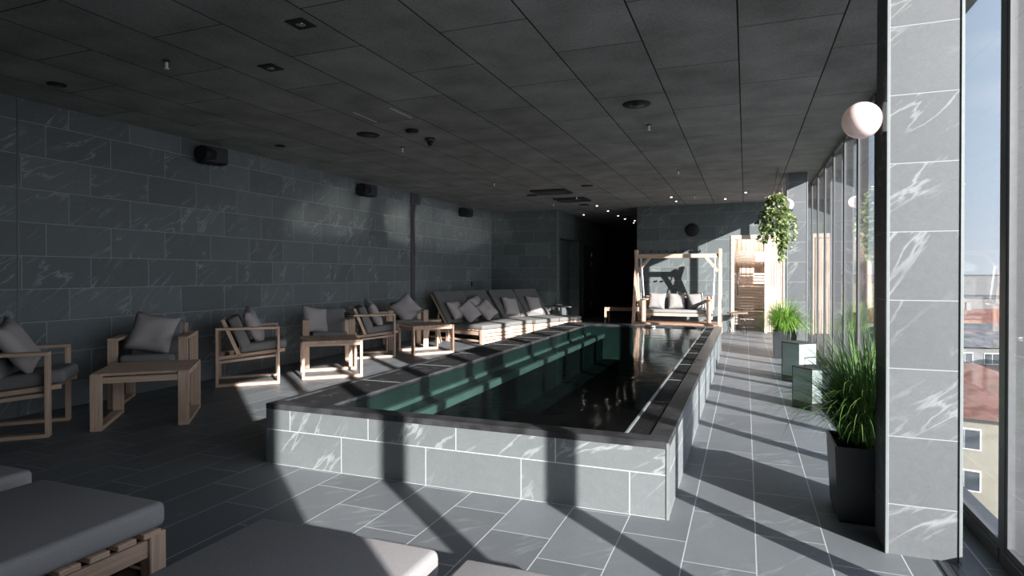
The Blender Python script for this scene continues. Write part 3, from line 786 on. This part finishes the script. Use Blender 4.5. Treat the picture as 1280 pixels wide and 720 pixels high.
# ------------------------------------------------------------------ wall things
def speaker(y, label):
    r = root('wall_speaker', (XL, y-.05, 2.70), 0, label, 'speaker', 'black speakers high on the left wall')
    m = MB().box((.13, .02, 0), (.16, .30, .20), bev=.02, seg=3, rot=Matrix.Rotation(R(-14), 3, 'Z')); m.build('cabinet', 'dark', r)
    MB().box((.225, .0, 0), (.01, .27, .17), bev=.004, seg=1, rot=Matrix.Rotation(R(-14), 3, 'Z')).build('grille', 'black', r)
    MB().lathe([(.09, -.16), (.10, -.15), (.10, -.02)], (.14, .0, 0), 20, 'y').build('end_cap', 'dark', r)
    MB().box((.232, .03, -.01), (.006, .05, .012), rot=Matrix.Rotation(R(-14), 3, 'Z')).build('badge', 'framelight', r)
    MB().bb(0, .06, -.04, .04, -.04, .04).build('bracket', 'black', r)
for y, lab in ((5.50, 'black wall speaker nearest the viewer, above the second armchair'), (8.67, 'black wall speaker in the middle of the left wall'), (12.55, 'black wall speaker nearest the back corner')): speaker(y, lab)
sk = MB().bb(XL, XL+.03, 13.05, 13.13, 1.0, 1.12, .004, 1).build('wall_socket', 'black'); tag(sk, 'small black wall socket above the loungers', 'socket')
for k in range(8):
    x = -2.22+k*.18
    h = MB().tube([(x, YE, 1.80), (x, YE-.05, 1.80), (x, YE-.055, 1.84)], .017, 6).build('coat_hook', 'black')
    tag(h, 'black coat hook in the row above the swing', 'hook', 'row of coat hooks above the swing')
for x in (-1.92, -1.78):
    h = MB().tube([(x, YE, 1.13), (x, YE-.05, 1.13), (x, YE-.055, 1.16)], .017, 6).build('coat_hook', 'black')
    tag(h, 'black low hook seen through the swing', 'hook', 'pair of low hooks behind the swing')
o = MB().lathe([(.15, 0), (.15, -.03), (.13, -.045), (.02, -.05)], (-1.13, YE, 2.29), 32, 'y').build('round_wall_speaker', 'dark')
tag(o, 'round black wall speaker above the swing', 'speaker')

# ------------------------------------------------------------------ ceiling things
def disc(x, y, r_, label, name='ceiling_speaker', cat='ceiling speaker', g='round black ceiling discs', th=.012):
    o = root(name, (x, y, ZC), 0, label, cat, g)
    MB().lathe([(r_, 0), (r_, -th*.6), (r_*.9, -th), (r_*.1, -th)], n=28).build('cover', 'dark', o)
    MB().lathe([(r_*.55, -th), (r_*.5, -th-.006), (.004, -th-.007)], n=20).build('centre', 'black', o)
disc(-4.0, 5.81, .13, 'round black ceiling speaker left of the access hatch')
disc(-.95, 5.68, .13, 'round black ceiling speaker near the middle of the ceiling')
disc(-4.0, 11.45, .11, 'round black ceiling speaker left of the first air grille')
disc(-2.65, 10.57, .11, 'round black ceiling speaker right of the first air grille')
disc(-3.43, 13.4, .12, 'round black ceiling speaker near the corridor')
disc(-5.37, 3.34, .07, 'small black ceiling disc in the unlit corner', 'ceiling_disc', 'ceiling disc', 'small black ceiling discs')
disc(-5.36, 5.92, .06, 'small black ceiling disc above the near wall speaker', 'ceiling_disc', 'ceiling disc', 'small black ceiling discs')
disc(-3.42, 5.80, .07, 'small black smoke detector behind the access hatch', 'smoke_detector', 'detector', None, .03)
dc = root('dome_camera', (-3.44, 6.24, ZC), 0, 'black dome camera hanging from the ceiling behind the hatch', 'camera')
MB().lathe([(.06, 0), (.06, -.03), (.05, -.04)], n=24).build('base', 'black', dc)
MB().lathe([(.035, -.04), (.034, -.06), (.02, -.085), (.004, -.09)], n=20).build('dome', 'dark', dc)
def sq(x, y, lab):
    r = root('square_downlight', (x, y, ZC), R(0), lab, 'downlight', 'square black downlights')
    MB().bb(-.07, .07, -.07, .07, -.008, 0, .003, 1).build('trim', 'dark', r)
    MB().lathe([(.03, -.008), (.03, -.012), (.004, -.012)], n=20).build('lens', 'steel', r)
sq(-2.63, 3.09, 'square black downlight nearest the viewer'); sq(-3.40, 3.66, 'square black downlight further in, toward the left wall')
def sprink(x, y, lab):
    r = root('sprinkler', (x, y, ZC), 0, lab, 'sprinkler', 'white ceiling sprinklers')
    MB().lathe([(.03, 0), (.03, -.006), (.012, -.01)], n=16).build('escutcheon', 'black', r)
    MB().lathe([(.009, -.006), (.011, -.03), (.009, -.055)], n=10).build('body', 'white', r)
    MB().lathe([(.018, -.055), (.018, -.06), (.003, -.061)], n=14).build('deflector', 'white', r)
for x, y, lab in ((-4.02, 3.27, 'white ceiling sprinkler in the unlit corner'), (-4.0, 6.55, 'white ceiling sprinkler behind the first round speaker'),
   (-4.05, 9.62, 'white ceiling sprinkler before the air grilles'), (-.96, 6.51, 'white ceiling sprinkler behind the middle round speaker'),
   (-.96, 9.53, 'white ceiling sprinkler second in the middle line'), (-4.0, 12.9, 'white ceiling sprinkler above the last loungers'), (-3.2, 11.9, 'white ceiling sprinkler between the air grilles'),
   (-.96, 12.62, 'white ceiling sprinkler nearest the swing')): sprink(x, y, lab)
for (x0, x1, y0, y1, lab) in ((-3.80, -3.12, 10.75, 11.35, 'square ceiling air grille nearer the viewer'), (-3.75, -3.08, 12.05, 12.65, 'square ceiling air grille nearer the corridor')):
    r = root('air_grille', ((x0+x1)/2, (y0+y1)/2, ZC), 0, lab, 'air grille', 'ceiling air grilles')
    w_, d_ = (x1-x0)/2, (y1-y0)/2
    MB().bb(-w_, w_, -d_, -d_+.05, -.03, 0).bb(-w_, w_, d_-.05, d_, -.03, 0).bb(-w_, -w_+.05, -d_+.05, d_-.05, -.03, 0).bb(w_-.05, w_, -d_+.05, d_-.05, -.03, 0).build('frame', 'black', r)
    MB().bb(-w_+.07, w_-.07, -d_+.09, d_-.09, -.035, -.012, .004, 1).build('panel', 'frame', r)
ht = root('access_hatch', (-3.38, 5.17, ZC), 0, 'rectangular ceiling access hatch with thin bright edges', 'hatch')
m = MB().bb(-.215, -.208, -.2, .2, -.003, 0).bb(.208, .215, -.2, .2, -.003, 0); m.build('edge_strip', 'white', ht)
MB().bb(-.2, .2, -.19, .19, -.002, 0).build('panel', 'ceiling', ht)
for (x, y) in ((-1.42, 12.7), (.0, 12.5), (-1.40, 13.44), (-.4, 13.4), (-3.2, 13.7), (-3.2, 14.9), (-3.2, 16.2), (-3.2, 17.2), (-3.05, 17.9), (-3.2, 18.6), (-4.0, 15.6)):
    r = root('spot_light', (x, y, ZC), 0, 'tiny lit ceiling spot by the ' + ('far end wall' if y < 13.6 else 'corridor'), 'spotlight', 'tiny spots over the far wall' if y < 13.6 else 'tiny spots over the corridor')
    MB().lathe([(.032, 0), (.032, -.006), (.022, -.008)], n=16).build('ring', 'black', r)
    MB().lathe([(.020, -.0085), (.018, -.012), (.002, -.0125)], n=14).build('lens', 'lamp', r)

# ------------------------------------------------------------------ city outside
def facade(name, wallc, winc):
    t = NT(name); tc = t.n('ShaderNodeTexCoord'); sp = t.n('ShaderNodeSeparateXYZ'); t.L.new(tc.outputs['Object'], sp.inputs[0])
    f = t.noise(tc.outputs['Object'], .8, 3); c = t.mixc(f, tuple(x*.85 for x in wallc), wallc); t.bsdf(c, .8, .2); return t.m
M['cream'] = facade('cream_render', (0.297, 0.279, 0.225), None); M['pinkwall'] = facade('pink_render', (0.225, 0.162, 0.144), None)
M['greywall'] = facade('grey_render', (0.180, 0.180, 0.184), None)
M['redroof'] = plain('red_tiles', (0.153, 0.077, 0.063), .85, .2, 0, .25, 1.5); M['greyroof'] = plain('grey_roof', (0.108, 0.113, 0.122), .8, .3, 0, .25, 1.)
M['winglass'] = plain('dark_panes', (.06, .07, .08), .2, .5, 0, .2, 1)
M['tree'] = plain('tree_leaves', (0.045, 0.081, 0.023), .9, .2, 0, .5, 1.5); M['street'] = plain('street', (0.135, 0.135, 0.135), .9, .2, 0, .3, .05)
tag(MB().bb(-250, 420, -50, 900, -34.4, -34).build('ground', 'street'), kind='structure')
def polar(az, dist): return (dist*math.sin(R(az)), dist*math.cos(R(az)))
def building(az, dist, w, d, ztop, rot, wall, roof, label, hip=3.5, win=True):
    x, y = polar(az, dist); z0 = -34
    b = root('apartment_building', (x, y, z0), R(rot), label, 'building', 'city buildings outside the window')
    H = ztop-z0-hip
    MB().bb(-w/2, w/2, -d/2, d/2, 0, H).build('walls', wall, b)
    m = MB(); bm = m.bm
    if hip > .5:
        e = .5; lo = [bm.verts.new((sx_*(w/2+e), sy_*(d/2+e), H)) for sx_, sy_ in ((-1, -1), (1, -1), (1, 1), (-1, 1))]
        hi = [bm.verts.new((sx_*(w/2-d/2*.7), 0, H+hip)) for sx_ in (-1, 1)]
        for f in ((lo[0], lo[1], hi[1], hi[0]), (lo[1], lo[2], hi[1]), (lo[2], lo[3], hi[0], hi[1]), (lo[3], lo[0], hi[0]), (lo[3], lo[2], lo[1], lo[0])): bm.faces.new(f)
    else: m.bb(-w/2-.3, w/2+.3, -d/2-.3, d/2+.3, H, H+.5)
    m.build('roof', roof, b)
    MB().bb(w*.15, w*.15+1, -1, 0, H+.1, H+hip+1.6).build('chimney', wall, b)
    if win:
        k = 0; zz = H-2.3
        while zz > 2 and k < 5:
            n = int(w//3.2)
            for q in range(n):
                xx = -w/2+(q+.5)*w/n
                wf = MB().bb(xx-1.0, xx+1.0, -d/2-.06, -d/2+.05, zz-.1, zz+1.5).build('window', 'white', b)
                MB().bb(xx-.92, xx-.04, -d/2-.09, -d/2-.05, zz, zz+1.4).bb(xx+.04, xx+.92, -d/2-.09, -d/2-.05, zz, zz+1.4).build('pane', 'winglass', wf)
            zz -= 3.1; k += 1
building(15.6, 62, 19, 11, -6., -14, 'cream', 'redroof', 'cream apartment block with red roof below the near window', 3.4)
building(27, 80, 18, 12, -8, 20, 'pinkwall', 'redroof', 'pinkish block with red roof at the right edge of the window view', 3.4)
building(6, 84, 18, 12, -9, 8, 'greywall', 'redroof', 'grey walled block with red roof left of the cream one', 3)
building(16, 115, 30, 14, -6., 6, 'greywall', 'greyroof', 'long grey-roofed block behind the cream one', 3)
building(0, 128, 22, 14, -7, -12, 'cream', 'redroof', 'cream block with red roof farther left outside', 3.5, False)
building(25, 150, 30, 16, -6, -12, 'pinkwall', 'greyroof', 'pinkish grey-roofed block far outside', 3, False)
building(14, 180, 40, 16, -7, 10, 'greywall', 'redroof', 'far grey block with red roof near the horizon', 3, False)
building(18, 255, 60, 20, -6, -5, 'greywall', 'greyroof', 'wide distant grey block near the horizon', .3, False)
building(5, 300, 60, 20, -2, 5, 'cream', 'greyroof', 'wide distant pale block on the horizon', .3, False)
building(17, 420, 200, 20, 1, 0, 'greywall', 'greyroof', 'long dark skyline block on the horizon', .3, False)
def tree(az, dist, r_, h, label):
    x, y = polar(az, dist); t = root('broadleaf_tree', (x, y, -34), 0, label, 'tree', 'trees between the city buildings')
    MB().tube([(0, 0, 0), (0, 0, h)], .4, 7, r2=.2).build('trunk', 'brownwood', t)
    m = MB(); bmesh.ops.create_icosphere(m.bm, subdivisions=4, radius=1)
    for v in m.bm.verts:
        n = noise.noise(v.co*2.2+Vector((az, 0, 0)))*.35+noise.noise(v.co*6)*.18
        v.co = Vector((v.co.x*r_*(1+n), v.co.y*r_*(1+n), v.co.z*r_*.9*(1+n)+h+r_*.5))
    m.build('crown', 'tree', t)
for a in ((21.5, 44, 2.4, 22, 'round green tree right of the cream block'), (.5, 62, 4.5, 18, 'green tree left of the cream block'), (23.5, 104, 5, 20, 'green tree behind the cream block'),
          (4.5, 104, 4, 19, 'green tree beyond the grey block'), (12, 138, 4, 20, 'large green tree far at the right')): tree(*a)

# ------------------------------------------------------------------ light
az, el = 49.8, 17.9
d = Vector((-math.sin(R(az))*math.cos(R(el)), math.cos(R(az))*math.cos(R(el)), -math.sin(R(el))))
sl = bpy.data.lights.new('sun', 'SUN'); sl.energy = 22.; sl.angle = R(.6); sl.color = (1., .955, .91)
so = bpy.data.objects.new('sun', sl); C.objects.link(so); so.rotation_euler = d.to_track_quat('-Z', 'Y').to_euler(); so.location = (20, -20, 12)
wd = bpy.data.worlds.new('sky'); sc.world = wd; wd.use_nodes = True; nt = wd.node_tree; nt.nodes.clear()
out = nt.nodes.new('ShaderNodeOutputWorld'); bg = nt.nodes.new('ShaderNodeBackground')
tc = nt.nodes.new('ShaderNodeTexCoord'); sp = nt.nodes.new('ShaderNodeSeparateXYZ'); nt.links.new(tc.outputs['Generated'], sp.inputs[0])
rp = nt.nodes.new('ShaderNodeValToRGB'); nt.links.new(sp.outputs[2], rp.inputs[0])
e = rp.color_ramp.elements; e[0].position = 0.; e[0].color = (.62, .68, .74, 1); e[1].position = .7; e[1].color = (.26, .38, .58, 1)
m_ = rp.color_ramp.elements.new(.12); m_.color = (.52, .62, .74, 1)
nz = nt.nodes.new('ShaderNodeTexNoise'); nz.inputs['Scale'].default_value = 3.; nz.inputs['Detail'].default_value = 5
mp = nt.nodes.new('ShaderNodeMapping'); mp.inputs['Scale'].default_value = (1, 1, 5); nt.links.new(tc.outputs['Generated'], mp.inputs[0]); nt.links.new(mp.outputs[0], nz.inputs['Vector'])
mr = nt.nodes.new('ShaderNodeMapRange'); nt.links.new(nz.outputs['Fac'], mr.inputs[0]); mr.inputs[1].default_value = .5; mr.inputs[2].default_value = .75; mr.inputs[4].default_value = .35
mx = nt.nodes.new('ShaderNodeMix'); mx.data_type = 'RGBA'; nt.links.new(mr.outputs[0], mx.inputs[0]); nt.links.new(rp.outputs[0], mx.inputs[6]); mx.inputs[7].default_value = (.85, .87, .9, 1)
nt.links.new(mx.outputs[2], bg.inputs[0]); bg.inputs[1].default_value = 1.9
# bright sky around the low sun
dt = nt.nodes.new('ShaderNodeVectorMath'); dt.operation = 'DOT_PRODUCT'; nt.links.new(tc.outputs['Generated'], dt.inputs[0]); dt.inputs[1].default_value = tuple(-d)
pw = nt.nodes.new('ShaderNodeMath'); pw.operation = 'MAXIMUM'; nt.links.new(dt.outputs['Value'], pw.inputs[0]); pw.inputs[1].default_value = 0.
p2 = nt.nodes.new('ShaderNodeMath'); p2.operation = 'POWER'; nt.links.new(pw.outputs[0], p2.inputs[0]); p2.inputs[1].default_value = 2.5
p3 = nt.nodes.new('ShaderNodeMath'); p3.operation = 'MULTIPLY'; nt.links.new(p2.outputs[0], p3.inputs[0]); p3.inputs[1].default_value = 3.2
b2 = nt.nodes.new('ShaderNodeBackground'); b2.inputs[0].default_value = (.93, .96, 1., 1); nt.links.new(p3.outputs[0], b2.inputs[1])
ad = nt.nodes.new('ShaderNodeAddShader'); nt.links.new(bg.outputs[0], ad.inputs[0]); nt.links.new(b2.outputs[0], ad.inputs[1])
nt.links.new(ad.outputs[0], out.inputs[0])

# ------------------------------------------------------------------ camera
cam = bpy.data.cameras.new('camera'); co = bpy.data.objects.new('camera', cam); C.objects.link(co); sc.camera = co
cam.sensor_fit = 'HORIZONTAL'; cam.sensor_width = 36.; cam.lens = 754.4/1280*36
cam.shift_y = -11.6/1280 * 1.0
cam.clip_start = .05; cam.clip_end = 2000
co.location = (0, 0, 1.28); co.rotation_euler = (PI/2-.00706, 0, .3692)
sc.view_settings.view_transform = 'Standard'; sc.view_settings.look = 'None'; sc.view_settings.gamma = 1.
sc.view_settings.exposure = .08; sc.view_settings.use_curve_mapping = False
cy = sc.cycles
cy.max_bounces = 12; cy.diffuse_bounces = 5; cy.glossy_bounces = 6; cy.transparent_max_bounces = 24; cy.transmission_bounces = 8
cy.caustics_reflective = True; cy.caustics_refractive = False; cy.blur_glossy = .1; cy.sample_clamp_indirect = 0.; cy.use_guiding = True
cy.use_denoising = True
